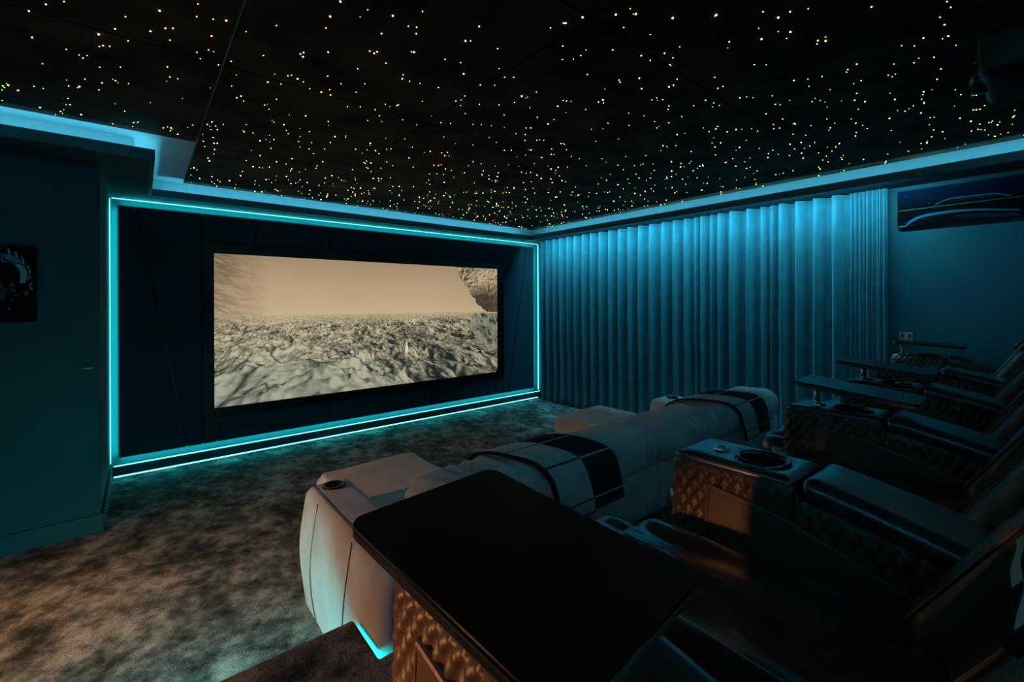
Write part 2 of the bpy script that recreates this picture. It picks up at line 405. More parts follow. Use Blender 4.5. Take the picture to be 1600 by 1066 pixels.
# ------------------------------------------------------------------ star ceiling
xs = [-1.2, -0.71, 0.28, 1.27, 2.285, 3.30, 4.355]; ys = [-0.93, -0.16, 1.07, 2.30, 3.53, 4.775]
for i in range(len(xs) - 1):
    for j in range(len(ys) - 1):
        y1 = ys[j + 1]
        if xs[i] < 0.27:
            if ys[j] > 3.5: continue
            y1 = min(y1, 3.52)
        box('star_panel', xs[i] + 0.004, xs[i + 1] - 0.004 * (i < len(xs) - 2), ys[j] + 0.004, y1 - 0.004 * (j < len(ys) - 2), ZC - 0.012, ZC, M['star_cloth'], ceiling, bev=0.003, seg=1)
STARS = "-250,2219 -302,2308 -200,2158 -323,2529 -324,2776 -231,2560 -195,2586 -185,2608 -170,2569 -122,2338 -126,2447 -114,2429 -94,2419 -72,2253 -40,2132 -36,2322 -136,2659 -66,2602 -262,2911 -196,2845 -262,2984 -230,2980 -138,2844 -154,2946 -97,2766 -88,2774 -80,2794 -42,2774 -280,3167 -100,3098 -502,3178 -483,3133 -481,3152 -500,3198 -541,3409 -456,3200 -330,3406 54,2012 31,2187 74,2128 96,2110 91,2212 92,2470 105,2573 134,2572 96,2631 165,2803 -7,3320 155,1883 158,1969 206,1949 244,1928 214,2076 181,2249 197,2299 216,2197 234,2201 263,2309 301,2240 312,1959 337,2360 337,2494 389,2586 376,2620 260,2581 409,2641 235,3184 105,3345 123,3312 140,3317 474,2980 478,3099 316,3060 326,3198 355,3175 393,1844 530,1662 615,1596 621,1540 531,1557 703,1514 775,1425 775,1535 802,1521 820,1557 716,1642 981,1367 1195,1203 1212,1152 1218,1147 993,1477 1009,1464 1125,1439 1318,1257 1390,1328 1424,1296 540,1743 398,2102 514,1992 521,1972 528,2008 599,1905 729,1788 754,1774 749,1792 864,1684 873,1679 1001,1645 1067,1625 819,1833 742,1956 1226,1558 1130,1696 1293,1602 469,2240 519,2219 530,2203 660,2108 561,2220 589,2234 514,2325 461,2342 922,1878 935,1914 971,1913 1020,1902 1108,1882 1249,1733 1305,1693 633,2288 686,2288 710,2236 731,2290 819,2181 732,2141 819,2072 1120,2063 1256,1875 1266,1925 1506,1616 1478,1695 1508,1698 1507,1684 1495,1773 1452,1847 1368,1906 1601,1769 1550,1927 1375,2049 1715,1834 1826,1861 1808,1796 1675,1596 1692,1589 1714,1578 1701,1660 1791,1687 502,2625 511,2604 534,2512 530,2666 843,2369 897,2329 972,2314 1022,2374 986,2215 1016,2227 1040,2194 1042,2180 632,2675 706,2633 576,2819 827,2633 847,2689 730,2848 788,2861 698,2979 767,2982 641,3206 615,3078 996,2476 1064,2440 1146,2341 1247,2194 1335,2241 1242,2358 1493,2145 1532,2117 1586,2089 1663,2064 1780,2096 1833,2070 1769,1990 1789,1970 1898,2146 1955,2095 1964,2078 1991,2070 1689,2249 1464,2423 2119,2041 2131,2031 2232,2098 2031,2262 2047,2254 2221,2233 2238,2225 1241,1084 1322,997 1335,945 1369,955 1375,949 1407,1025 1499,877 1605,767 1608,773 1717,652 1808,702 1891,724 1792,590 1795,630 1824,543 1888,663 1927,634 1963,659 2071,558 2102,566 2075,585 2101,595 1985,397 1525,987 1412,1216 1427,1257 1497,1146 1625,1096 1687,1093 1685,1024 1782,1058 1793,1059 1744,1020 1691,958 1811,814 1850,837 2071,823 2112,790 1569,1343 1723,1283 1744,1292 1781,1212 1878,1265 1744,1381 1828,1462 1830,1492 1858,1482 1849,1594 2089,1634 2068,1475 2163,1441 2210,1576 2088,1756 2023,1302 2020,1273 2050,1286 2064,1265 1965,1171 1967,1148 1929,1107 2155,1285 2191,1310 2337,1314 2277,1448 2358,1406 2371,1494 2362,1472 2162,1027 2163,1003 2242,1129 2305,1116 2345,1143 2358,1112 2352,1004 2366,977 2402,961 2572,918 2597,904 2580,852 2454,890 2486,738 2423,667 2363,763 2604,684 2656,762 2704,753 2687,784 2745,743 2797,684 2414,535 2439,573 2462,583 2620,593 2754,611 2611,562 2900,609 3211,717 2814,966 2930,1055 2940,954 3047,896 2826,1140 2662,997 4040,1136 3115,795 3010,806 3468,1058 3563,1105 3775,1482 3639,1505 3354,1529 3338,1208 3392,1256 3480,1293 3229,1253 3566,951 1986,397 2152,223 2205,219 2252,252 2326,248 2380,314 2445,266 2382,380 2425,347 2550,238 2561,353 2594,373 2602,310 2542,431 2645,469 2657,446 2677,460 2757,306 2872,332 2992,364 2992,394 3031,402 3165,458 3190,480 3217,500 2901,609 3340,319 3179,280 3244,241 3349,141 3174,162 3201,98 3201,86 3487,260 3496,249 3502,236 3807,220 3813,211 3788,205 3841,179 4085,239 3780,121 3904,271 3925,260 3953,246 3823,620 3852,471 3933,503 4209,351"
pts = [tuple(int(v) / 1000 for v in s.split(',')) for s in STARS.split()]
pts = sorted(pts, key=lambda p: p[0] ** 2 + p[1] ** 2)
bm = bmesh.new(); bmesh.ops.create_icosphere(bm, subdivisions=1, radius=1.0)
ICO_V = np.array([v.co[:] for v in bm.verts]); bm.verts.index_update(); ICO_F = [[v.index for v in f.verts] for f in bm.faces]; bm.free()
star_mesh = {}
def star(p, kind, r):
    key = (kind, r)
    if key not in star_mesh:
        me = bpy.data.meshes.new('star_light'); me.from_pydata((ICO_V * r).tolist(), [], ICO_F); me.materials.append(M[kind]); star_mesh[key] = me
    o = bpy.data.objects.new('star_light', star_mesh[key]); COL.objects.link(o); o.parent = ceiling
    o.location = Vector((p[0], p[1], ZC - 0.0125)) - Vector(ceiling.location)
def star_kind(d):
    q = random.random()
    if d < 2.6: return 'star_warm' if q < 0.55 else 'star_white' if q < 0.86 else 'star_green' if q < 0.94 else 'star_red'
    return 'star_warm' if q < 0.25 else 'star_white' if q < 0.55 else 'star_green' if q < 0.96 else 'star_red'
for p in pts[:300]:
    d = math.hypot(*p); star(p, star_kind(d), random.choice([0.0014, 0.0018, 0.0018, 0.0023, 0.0031]) if d < 2.4 else random.choice([0.0014, 0.0018, 0.0024]))
far = list(pts[300:])
while len(far) < 950:
    x = random.uniform(-1.1, 4.33); y = random.uniform(-0.9, 4.75)
    if x < 0.29 and y > 3.5: continue
    d = math.hypot(x, y); fwd = 0.6394 * x + 0.7688 * y
    if d < 2.9 and fwd > 0 and random.random() > 0.06: continue
    if fwd < 0 and random.random() > 0.35: continue
    far.append((x, y))
SV = []; SF = []; SM = []
KN = ['star_warm', 'star_white', 'star_green', 'star_red']
for (x, y) in far:
    r = random.choice([0.9, 1.1, 1.4, 1.8]) * (0.0007 + 0.00032 * math.hypot(x, y)); b0 = len(SV)
    SV += (ICO_V * r + np.array([x, y, ZC - 0.0125])).tolist(); SF += [[a + b0 for a in f] for f in ICO_F]
    SM += [KN.index(star_kind(math.hypot(x, y)))] * len(ICO_F)
tag(add('star_lights', SV, SF, None, ceiling, mats=[M[k] for k in KN], fmat=SM), kind='stuff')

# ------------------------------------------------------------------ projection screen
scr = thing('projection_screen', (2.166, YS - 0.06, 0.40), 'wide black-framed projection screen showing a pale rocky landscape', 'screen')
fx0, fx1, fz0, fz1 = 0.428, 3.905, 0.40, 1.993; ix0, ix1, iz0, iz1 = 0.515, 3.797, 0.488, 1.906
ya, yb = YS - 0.105, YS - 0.06
for nm, a in (('frame_bar', (fx0, ix0, fz0, fz1)), ('frame_bar', (ix1, fx1, fz0, fz1)), ('frame_bar', (ix0, ix1, iz1, fz1)), ('frame_bar', (ix0, ix1, fz0, iz0))):
    box(nm, a[0], a[1], ya, yb, a[2], a[3], M['black'], scr, bev=0.004)
NU, NV = 700, 302
uu, vv = np.meshgrid((np.arange(NU) + 0.5) / NU, (np.arange(NV) + 0.5) / NV)
hor = 0.60 + 0.014 * (fbm(uu * 11, uu * 0 + 2, 4, 3) - 0.5)
ND = 800                                    # height field seen in perspective, marched column by column
zd = 0.46 * (38.0 / 0.46) ** (np.arange(ND) / (ND - 1))
Xg = (uu[0][None, :] - 0.45) * zd[:, None] * 2.3; Zg = np.repeat(zd[:, None], NU, 1)
def hgt(a, b):
    a = a * 1.7; b = b * 1.7
    wa = a + 0.9 * (fbm(a * 0.6 + 5, b * 0.6, 3, 5) - 0.5); wb = b + 0.9 * (fbm(a * 0.6 + 17, b * 0.6, 3, 9) - 0.5)
    d1 = wa * 0.8 + wb * 0.45; d2 = wb * 0.9 - wa * 0.35
    return 0.46 * fbm(d1 * 0.55, d2 * 0.36, 2, 21) + 0.26 * fbm(d1 * 1.5, d2 * 1.0, 4, 33, True) + 0.075 * fbm(d1 * 5.0, d2 * 3.6, 5, 40, True)
Hg = hgt(Xg, Zg); e_ = 0.02
Hx = (hgt(Xg + e_, Zg) - Hg) / e_; Hz = (hgt(Xg, Zg + e_) - Hg) / e_
shg = 0.40 - 0.46 * Hx + 0.22 * Hz + 1.1 * (Hg - 0.42)
ckn = np.abs(fbm(Xg * 1.7 + 3 + Zg * 0.6, Zg * 1.5, 4, 55) - 0.5); shg = shg * (0.10 + 0.90 * np.clip(ckn / 0.035, 0, 1))
ck2 = np.abs(fbm(Xg * 3.2 + Zg * 1.5, Zg * 5.2 - Xg * 1.6, 5, 91) - 0.5); shg = shg * (0.15 + 0.85 * np.clip(ck2 / 0.03, 0, 1))
shg = np.clip(shg * 1.12 * (0.72 + 0.56 * fbm(Xg * 14, Zg * 10, 3, 77)), 0, 1)
vg = 0.60 + (Hg - 0.98) / Zg * 0.95
cm = np.maximum.accumulate(vg, 0); shade = np.zeros((NV, NU)); hor = cm[-1][None, :] + 0 * uu
rows = (np.arange(NV) + 0.5) / NV
for c_ in range(NU):
    k_ = np.minimum(np.searchsorted(cm[:, c_], rows), ND - 1); shade[:, c_] = shg[k_, c_]
shade = np.clip(shade, 0, 1) ** 1.3
lo = np.array(lin((30, 36, 34))); hi = np.array(lin((218, 204, 168))); tl = np.array(lin((66, 98, 100)))
g = lo + (hi - lo) * shade[..., None]
low = np.clip((0.45 - vv) * 1.5, 0, 0.5)[..., None] * (0.35 + 0.65 * (1 - uu))[..., None]
g = g * (1 - low) + (tl * (0.25 + 2.0 * shade[..., None])) * low
sky_t = np.clip((vv - hor) / 0.42, 0, 1)[..., None]
sky = np.array(lin((212, 186, 146))) * (1 - sky_t) + np.array(lin((172, 148, 116))) * sky_t
vig = 1 - 0.30 * np.clip(1 - uu / 0.14, 0, 1) - 0.10 * np.clip((uu - 0.7) / 0.3, 0, 1)
sky = sky * (vig * (0.93 + 0.14 * fbm(uu * 4, vv * 3, 3, 2)))[..., None]
haze = (np.clip(1 - (hor - vv) / 0.09, 0, 1) ** 1.5)[..., None] * 0.7
g = g * (1 - haze) + sky * haze
img = np.where((vv > hor)[..., None], sky, g)
# faint scree in the haze on the left
lf = np.clip(1 - uu / 0.14, 0, 1) * np.clip((vv - 0.5) / 0.08, 0, 1) * (fbm(uu * 40 + vv * 30, vv * 22, 4, 8, True) - 0.5) * 1.1
img = img * (1 - np.clip(lf, -0.25, 0.5)[..., None])
# overhanging rock, upper right
wob = 0.07 * (fbm(uu * 16, vv * 12, 4, 31) - 0.5)
ovm = (uu > 0.80 + wob + 0.42 * np.clip(0.97 - vv, 0, 1) ** 1.15) & (vv > 0.585 + 0.6 * wob)
rk = hgt(uu * 11, vv * 6); rs = np.clip(0.55 - 0.55 * (hgt(uu * 11 + 0.03, vv * 6 - 0.03) - rk) / 0.03, 0, 1)
dk = np.clip((vv - 0.66) / 0.20 - 1.2 * (fbm(uu * 12, vv * 9, 3, 12) - 0.5), 0, 1)
ocol = np.array(lin((58, 48, 40))) + (np.array(lin((205, 182, 146))) - np.array(lin((58, 48, 40)))) * (np.clip(rs * (0.12 + 1.0 * dk), 0, 1))[..., None]
img = np.where(ovm[..., None], ocol, img)
# right-hand cliff below the overhang
cl = np.clip((uu - 0.86 - 0.22 * (fbm(vv * 7, uu * 5, 4, 1) - 0.5)) / 0.02, 0, 1) * np.clip((0.57 - vv + 0.08 * (fbm(uu * 20, vv * 3, 3, 4) - 0.5)) / 0.02, 0, 1) * np.clip((vv - 0.26 + 0.5 * (uu - 0.86)) / 0.06, 0, 1)
cs = np.clip(0.16 + 1.5 * (fbm(uu * 60 + vv * 12, vv * 16, 4, 61, True) - 0.46), 0.0, 1)
img = img * (1 - cl[..., None]) + (lo + (np.array(lin((176, 176, 150))) - lo) * cs[..., None]) * cl[..., None]
# two small suited figures
def blob(cx, cy, rx, ry, c):
    global img
    mk = (((uu - cx) / rx) ** 2 + ((vv - cy) / ry) ** 2 < 1)[..., None]; img = np.where(mk, np.array(lin(c)), img)
for cx, cy, s, c in ((0.571, 0.318, 0.85, (140, 122, 104)), (0.584, 0.290, 0.95, (232, 222, 196))):
    blob(cx - 0.0030 * s, cy - 0.058 * s, 0.0026 * s, 0.034 * s, tuple(int(v * 0.85) for v in c)); blob(cx + 0.0034 * s, cy - 0.060 * s, 0.0026 * s, 0.034 * s, tuple(int(v * 0.72) for v in c))
    blob(cx, cy, 0.0060 * s, 0.040 * s, c); blob(cx, cy + 0.050 * s, 0.0038 * s, 0.016 * s, c)
print_sheet('screen_picture', (ix0, YS - 0.085, iz0), (ix1 - ix0, 0, 0), (0, 0, iz1 - iz0), NU, NV, img, M['picture'], scr)

# ------------------------------------------------------------------ curtain
fold = [4.80, 4.69, 4.55, 4.42, 4.28, 4.14, 3.99, 3.85, 3.71, 3.55, 3.41, 3.26, 3.12, 2.97, 2.81, 2.67, 2.54, 2.42, 2.35, 2.25, 2.17, 2.05, 1.89, 1.76, 1.67, 1.60, 1.47, 1.33, 1.19, 1.06, 1.03, 1.00, 0.975, 0.95, 0.915, 0.885, 0.87, 0.845, 0.82]
NR = 26; NP = 15; V = []; F = []; cols = []
for i in range(len(fold) - 1):
    for k in range(NP): cols.append((i, k / NP))
cols.append((len(fold) - 2, 1.0))
amps = [random.uniform(0.8, 1.15) for _ in fold]; sway = [random.uniform(-1, 1) for _ in fold]
for (i, p) in cols:
    wdt = fold[i] - fold[i + 1]; y0 = fold[i] - p * wdt
    A = min(0.165, 0.75 * wdt + 0.01) * amps[i]
    q = p ** 0.45
    for r in range(NR + 1):
        t = r / NR; z = 2.346 - t * 2.331
        a = A * (0.62 + 0.38 * math.sin(PI * min(1, 0.15 + t)))
        off = a * (math.sin(PI * min(1.0, p / 0.66) ** 0.6) - 0.45)
        off += 0.012 * nz3(y0 * 6, z * 2.2, 3.1) * t
        yy = y0 + 0.020 * sway[i] * t * math.sin(PI * p) + 0.012 * t * nz3(y0 * 2, z * 3, 9)
        V.append((4.565 - off, yy, z))
nc = len(cols)
for i in range(nc - 1):
    for r in range(NR): F.append((i * (NR + 1) + r, i * (NR + 1) + r + 1, (i + 1) * (NR + 1) + r + 1, (i + 1) * (NR + 1) + r))
cur = tag(add('curtain', V, F, M['curtain']), 'floor-length teal velvet curtain hanging in deep folds beside the screen', 'curtain')
sm = cur.modifiers.new('thickness', 'SOLIDIFY'); sm.thickness = 0.004; sm.offset = 0

# ------------------------------------------------------------------ sofa
sofa = thing('sofa', (2.16, 1.9, 0), 'long taupe suede sofa facing the screen with a chaise at each end', 'sofa')
def soft(sc=5.0, amp=0.006): return lambda p, n: amp * nz3(p[0] * sc, p[1] * sc, p[2] * sc)
def arm_fn(p, n):   # barrelled side
    t = (p[2] - 0.04) / 0.56
    return 0.030 * math.sin(PI * max(0, min(1, t))) * abs(n[0]) + 0.012 * math.sin(PI * max(0, min(1, t))) * abs(n[1]) + 0.004 * nz3(p[0] * 6, p[1] * 6, p[2] * 6)
def cut_hole(o, center, r, depth):
    bm = bmesh.new(); bmesh.ops.create_cone(bm, cap_ends=True, segments=32, radius1=r, radius2=r, depth=2 * depth); me = bpy.data.meshes.new('cut'); bm.to_mesh(me); bm.free()
    c = bpy.data.objects.new('cut', me); COL.objects.link(c); c.location = center
    md = o.modifiers.new('b', 'BOOLEAN'); md.operation = 'DIFFERENCE'; md.object = c; md.solver = 'EXACT'
    bpy.context.view_layer.update()
    ev = o.evaluated_get(bpy.context.evaluated_depsgraph_get()); nm = bpy.data.meshes.new_from_object(ev)
    o.modifiers.clear(); o.data = nm; bpy.data.objects.remove(c); bpy.data.meshes.remove(me)
def sofa_arm(x0, x1, y0, y1, cx, cy):
    a = puff('arm', x0, x1, y0, y1, 0.03, 0.60, 0.045, M['suede'], sofa, 0.04, arm_fn)
    cut_hole(a, (cx, cy, 0.60), 0.038, 0.07)
    lathe('cup_holder', [(0.039, 0.002), (0.048, 0.004), (0.050, 0.008), (0.046, 0.010), (0.037, 0.008), (0.036, -0.06), (0.0005, -0.06)], (cx, cy, 0.602), M['void'], a)
    return a
armL = sofa_arm(0.585, 0.785, 1.30, 2.22, 0.682, 2.115)
# stitched seams on the near arm
tube('seam', [(0.607, y, 0.6025) for y in np.linspace(2.19, 1.34, 30)], 0.0022, M['seam'], armL)
for ys_ in (2.02, 1.62):
    pts_ = []
    for k in range(22):
        z = 0.585 - k * 0.025; t = (z - 0.04) / 0.56
        pts_.append((0.585 - 0.030 * math.sin(PI * max(0, min(1, t))) - 0.0015, ys_ + 0.015 * math.sin(z * 9), z))
    tube('seam', pts_, 0.0022, M['seam'], armL)
armR = sofa_arm(3.43, 3.74, 1.45, 2.24, 3.60, 2.12)
box('base', 0.79, 3.42, 1.36, 2.10, 0.02, 0.26, M['suede'], sofa, bev=0.02)
box('chaise_base', 0.79, 1.41, 2.10, 2.70, 0.02, 0.26, M['suede'], sofa, bev=0.02)
box('chaise_base', 2.80, 3.42, 2.10, 2.76, 0.02, 0.26, M['suede'], sofa, bev=0.02)
for nm, x0, x1, y1 in (('chaise_cushion', 0.775, 1.415, 2.745), ('seat_cushion', 1.42, 2.10, 2.12), ('seat_cushion', 2.105, 2.785, 2.12), ('chaise_cushion', 2.79, 3.425, 2.80)):
    puff(nm, x0, x1, 1.52, y1, 0.25, 0.445, 0.05, M['suede'], sofa, 0.06, lambda p, n: 0.010 * nz3(p[0] * 3, p[1] * 3, 1) + (0.012 if n[2] > 0.9 else 0))
secs = [0.765, 1.425, 2.10, 2.775, 3.72]
def roll_fn(p, n):
    w = 0.0
    for s in secs[1:-1]: w -= 0.010 * math.exp(-((p[0] - s) / 0.018) ** 2)
    c = 0.006 * math.sin(p[0] * 95 + 9 * nz3(p[0] * 2, p[1] * 4, p[2] * 4) + 2 * math.sin(p[2] * 9)) * (0.35 + 0.65 * max(0, nz3(p[0] * 2.2, 0.5, 0.7) + 0.45))
    return w + c + 0.006 * nz3(p[0] * 3, p[1] * 5, p[2] * 5)
for i in range(4):
    g = 0.002
    puff('back_panel', secs[i] + g, secs[i + 1] - g, 1.31, 1.52, 0.03, 0.60, 0.03, M['suede'], sofa, 0.06, soft(6, 0.006))
    puff('back_roll', secs[i] + g, secs[i + 1] - g, 1.285, 1.63, 0.575, 0.785, 0.095, M['suede'], sofa, 0.016, roll_fn)

def throw(name, path, xl, xr, label, group=None, half=0.5, n_rows=26, origin=None):
    """cloth draped along path [(y, z)], xl/xr functions of row fraction; light half, dark half, counter-coloured lines"""
    P = np.array(path); seg = np.r_[0, np.cumsum(np.hypot(*np.diff(P, axis=0).T))]; L = seg[-1]
    rows = n_rows * 3; ncol = 44; V = []; F = []; fm = []
    for r in range(rows + 1):
        s = L * r / rows; y = np.interp(s, seg, P[:, 0]); z = np.interp(s, seg, P[:, 1])
        for c in range(ncol + 1):
            t = c / ncol; f = r / rows; x = xl(f) * (1 - t) + xr(f) * t
            w = 0.004 * nz3(x * 14, s * 8, 2)
            V.append((x, y - w, z + w))
    for r in range(rows):
        for c in range(ncol):
            F.append((r * (ncol + 1) + c, r * (ncol + 1) + c + 1, (r + 1) * (ncol + 1) + c + 1, (r + 1) * (ncol + 1) + c))
            t = (c + 0.5) / ncol; s = (r + 0.5) / rows * L; dark = t > half
            line = (s % 0.19) < 0.008 or r >= rows - 1
            if c < 2: line = True; dark = False
            if c >= ncol - 1: line = True; dark = True
            fm.append(int(dark != line))
    o = add(name, V, F, None, None, mats=[M['throw_light'], M['throw_dark']], fmat=fm, origin=origin)
    md = o.modifiers.new('thickness', 'SOLIDIFY'); md.thickness = 0.010; md.offset = 1
    tag(o, label, 'throw', group); return o
rp = []
for k in range(29):     # around the back roll, front to rear
    a = math.radians(20 + k * (190 - 20) / 28)
    ca, sa = math.cos(a), math.sin(a)
    rp.append((1.4575 + 0.196 * np.sign(ca) * abs(ca) ** 0.62, 0.68 + 0.128 * np.sign(sa) * abs(sa) ** 0.62))
rp = rp + [(1.262, 0.60), (1.272, 0.53)]
throw('throw_blanket', rp, lambda f: 1.10 + 0.22 * f, lambda f: 1.53 + 0.22 * f, 'half grey, half black throw over the sofa back beside the near tray table', 'throws on the sofa back')
throw('throw_blanket', rp, lambda f: 2.70 + 0.36 * f, lambda f: 3.16 + 0.30 * f, 'half grey, half black throw over the far end of the sofa back', 'throws on the sofa back')

# ------------------------------------------------------------------ recliner row (local z 0 = platform top)
ZP = 0.40; PITCH = 0.81; AW = 0.19; AX0 = 0.30
def row_y(x): return 0.014 * max(0.0, x - 1.2) ** 2
def smooth01(t): t = max(0.0, min(1.0, t)); return t * t * (3 - 2 * t)

def build_arm(root, ax):
    """arm with its left face at local x = ax: quilted shell, console top with cup holder, padded rear rest"""
    yb_, yf, rc = -0.30, 0.655, 0.035
    path = []
    for y in np.linspace(yb_, yf - rc, 200): path.append((0.0, y))
    for k in range(1, 9): a = PI / 2 * k / 9; path.append((rc - rc * math.cos(a), yf - rc + rc * math.sin(a)))
    for x in np.linspace(rc, AW - rc, 22): path.append((x, yf))
    for k in range(1, 9): a = PI / 2 * k / 9; path.append((AW - rc + rc * math.sin(a), yf - rc + rc * math.cos(a)))
    for y in np.linspace(yf - rc, yb_, 200): path.append((AW, y))
    path = np.array(path); seg = np.r_[0, np.cumsum(np.hypot(*np.diff(path, axis=0).T))]
    tan = np.gradient(path, axis=0); tan /= np.linalg.norm(tan, axis=1)[:, None]; nor = np.stack([-tan[:, 1], tan[:, 0]], 1)
    NZ = 96; V = []; F = []; cw, ch = 0.030, 0.047
    for i, (x, y) in enumerate(path):
        ztop = 0.636 if y > 0.36 else 0.612 - 0.26 * max(0, 0.34 - y) ** 1.15
        for k in range(NZ + 1):
            z = 0.012 + (ztop - 0.012) * k / NZ
            a = seg[i] / cw + z / ch; b = seg[i] / cw - z / ch
            h = 0.0105 * (abs(math.sin(PI * a)) * abs(math.sin(PI * b))) ** 0.42
            h -= 0.012 * math.exp(-((y - 0.36) / 0.006) ** 2)
            top_round = max(0.0, (z - (ztop - 0.018)) / 0.018)
            h -= 0.010 * top_round ** 2
            lean = 0.05 * (0.63 - z) * smooth01((y - 0.40) / 0.25)
            V.append((ax + x + nor[i, 0] * h, y + lean + nor[i, 1] * h, z))
    n = len(path)
    for i in range(n - 1):
        for k in range(NZ): a = i * (NZ + 1) + k; F.append((a, a + 1, a + NZ + 2, a + NZ + 1))
    arm = add('arm', V, F, M['leather'], root)
    # core that closes the shell
    box('arm_core', ax + 0.012, ax + AW - 0.012, yb_ + 0.005, 0.345, 0.012, 0.50, M['leather'], arm, bev=0.01)
    # console top with a real hole for the cup
    cx, cy, R = ax + AW / 2, 0.462, 0.050
    x0, x1, y0, y1 = ax + 0.004, ax + AW - 0.004, 0.368, 0.648
    angs = sorted(set([2 * PI * k / 56 for k in range(56)] + [math.atan2(yy - cy, xx - cx) % (2 * PI) for xx in (x0, x1) for yy in (y0, y1)]))
    def ext(a, gr):
        dx, dy = math.cos(a), math.sin(a); t = 1e9
        if dx > 1e-9: t = min(t, (x1 - gr - cx) / dx)
        if dx < -1e-9: t = min(t, (x0 + gr - cx) / dx)
        if dy > 1e-9: t = min(t, (y1 - gr - cy) / dy)
        if dy < -1e-9: t = min(t, (y0 + gr - cy) / dy)
        return cx + dx * t, cy + dy * t
    rings = []
    for a in angs:
        pr = [(cx + R * math.cos(a), cy + R * math.sin(a), 0.57), (cx + R * math.cos(a), cy + R * math.sin(a), 0.646)]
        ex, ey = ext(a, 0.022); pr.append((cx + (R + 0.016) * math.cos(a), cy + (R + 0.016) * math.sin(a), 0.649))
        pr.append((ex, ey, 0.652)); ex, ey = ext(a, 0.008); pr.append((ex, ey, 0.649)); ex, ey = ext(a, 0.0); pr.append((ex, ey, 0.641)); pr.append((ex, ey, 0.630))
        ex, ey = ext(a, 0.006); pr.append((ex, ey, 0.624))
        rings.append(pr)
    V = [p for pr in rings for p in pr]; q = len(rings[0]); F = []
    for i in range(len(rings)):
        j = (i + 1) % len(rings)
        for k in range(q - 1): F.append((i * q + k, i * q + k + 1, j * q + k + 1, j * q + k))
    top = add('console_top', V, F, M['leather_seat'], arm)
    lathe('cup_holder', [(0.047, -0.075), (0.0485, 0.001), (0.051, 0.006), (0.058, 0.008), (0.062, 0.006), (0.064, 0.0)], (cx, cy, 0.649), M['dark_chrome'], arm, 40)
    lathe('cup_floor', [(0.0005, 0.0), (0.047, 0.0)], (cx, cy, 0.578), M['void'], arm, 40)
    lathe('tray_socket', [(0.0005, 0.003), (0.010, 0.003), (0.011, 0.005), (0.017, 0.006), (0.019, 0.004), (0.020, -0.004)], (cx, 0.565, 0.651), M['chrome'], arm, 28)
    # padded rear rest, sloping down to the back
    def slope(v): return (v[0], v[1], v[2] - 0.26 * max(0, 0.34 - v[1]) ** 1.15)
    puff('arm_pad', ax - 0.004, ax + AW + 0.004, -0.02, 0.352, 0.600, 0.662, 0.029, M['leather_seat'], arm, 0.022,
         lambda p, n: 0.003 * nz3(p[0] * 9, p[1] * 9, 2), slope)
    # smooth stitched side flaps
    poly = [(0.555, 0.594), (0.377, 0.570), (0.15, 0.498), (-0.28, 0.36), (-0.28, 0.03), (0.59, 0.03)]
    for sx, xa, xb in ((-1, ax - 0.016, ax + 0.002), (1, ax + AW - 0.002, ax + AW + 0.016)):
        fl = prism('side_flap', poly, 'x', xa, xb, M['leather'], arm, bev=0.006, seg=2, smooth=False)
    xe = ax - 0.0165
    tube('flap_stitching', [(xe, 0.575, 0.10), (xe, 0.545, 0.582), (xe, 0.374, 0.558), (xe, 0.147, 0.486), (xe, -0.27, 0.35)], 0.0012, M['stitch'], arm, 5)
    return arm

REC = math.radians(32); SB, CB = math.sin(REC), math.cos(REC)
def tilt(v):   # (x, n, t) of the reclined back -> local xyz
    return (v[0], 0.115 - v[2] * SB + v[1] * CB, 0.47 + v[2] * CB + v[1] * SB)

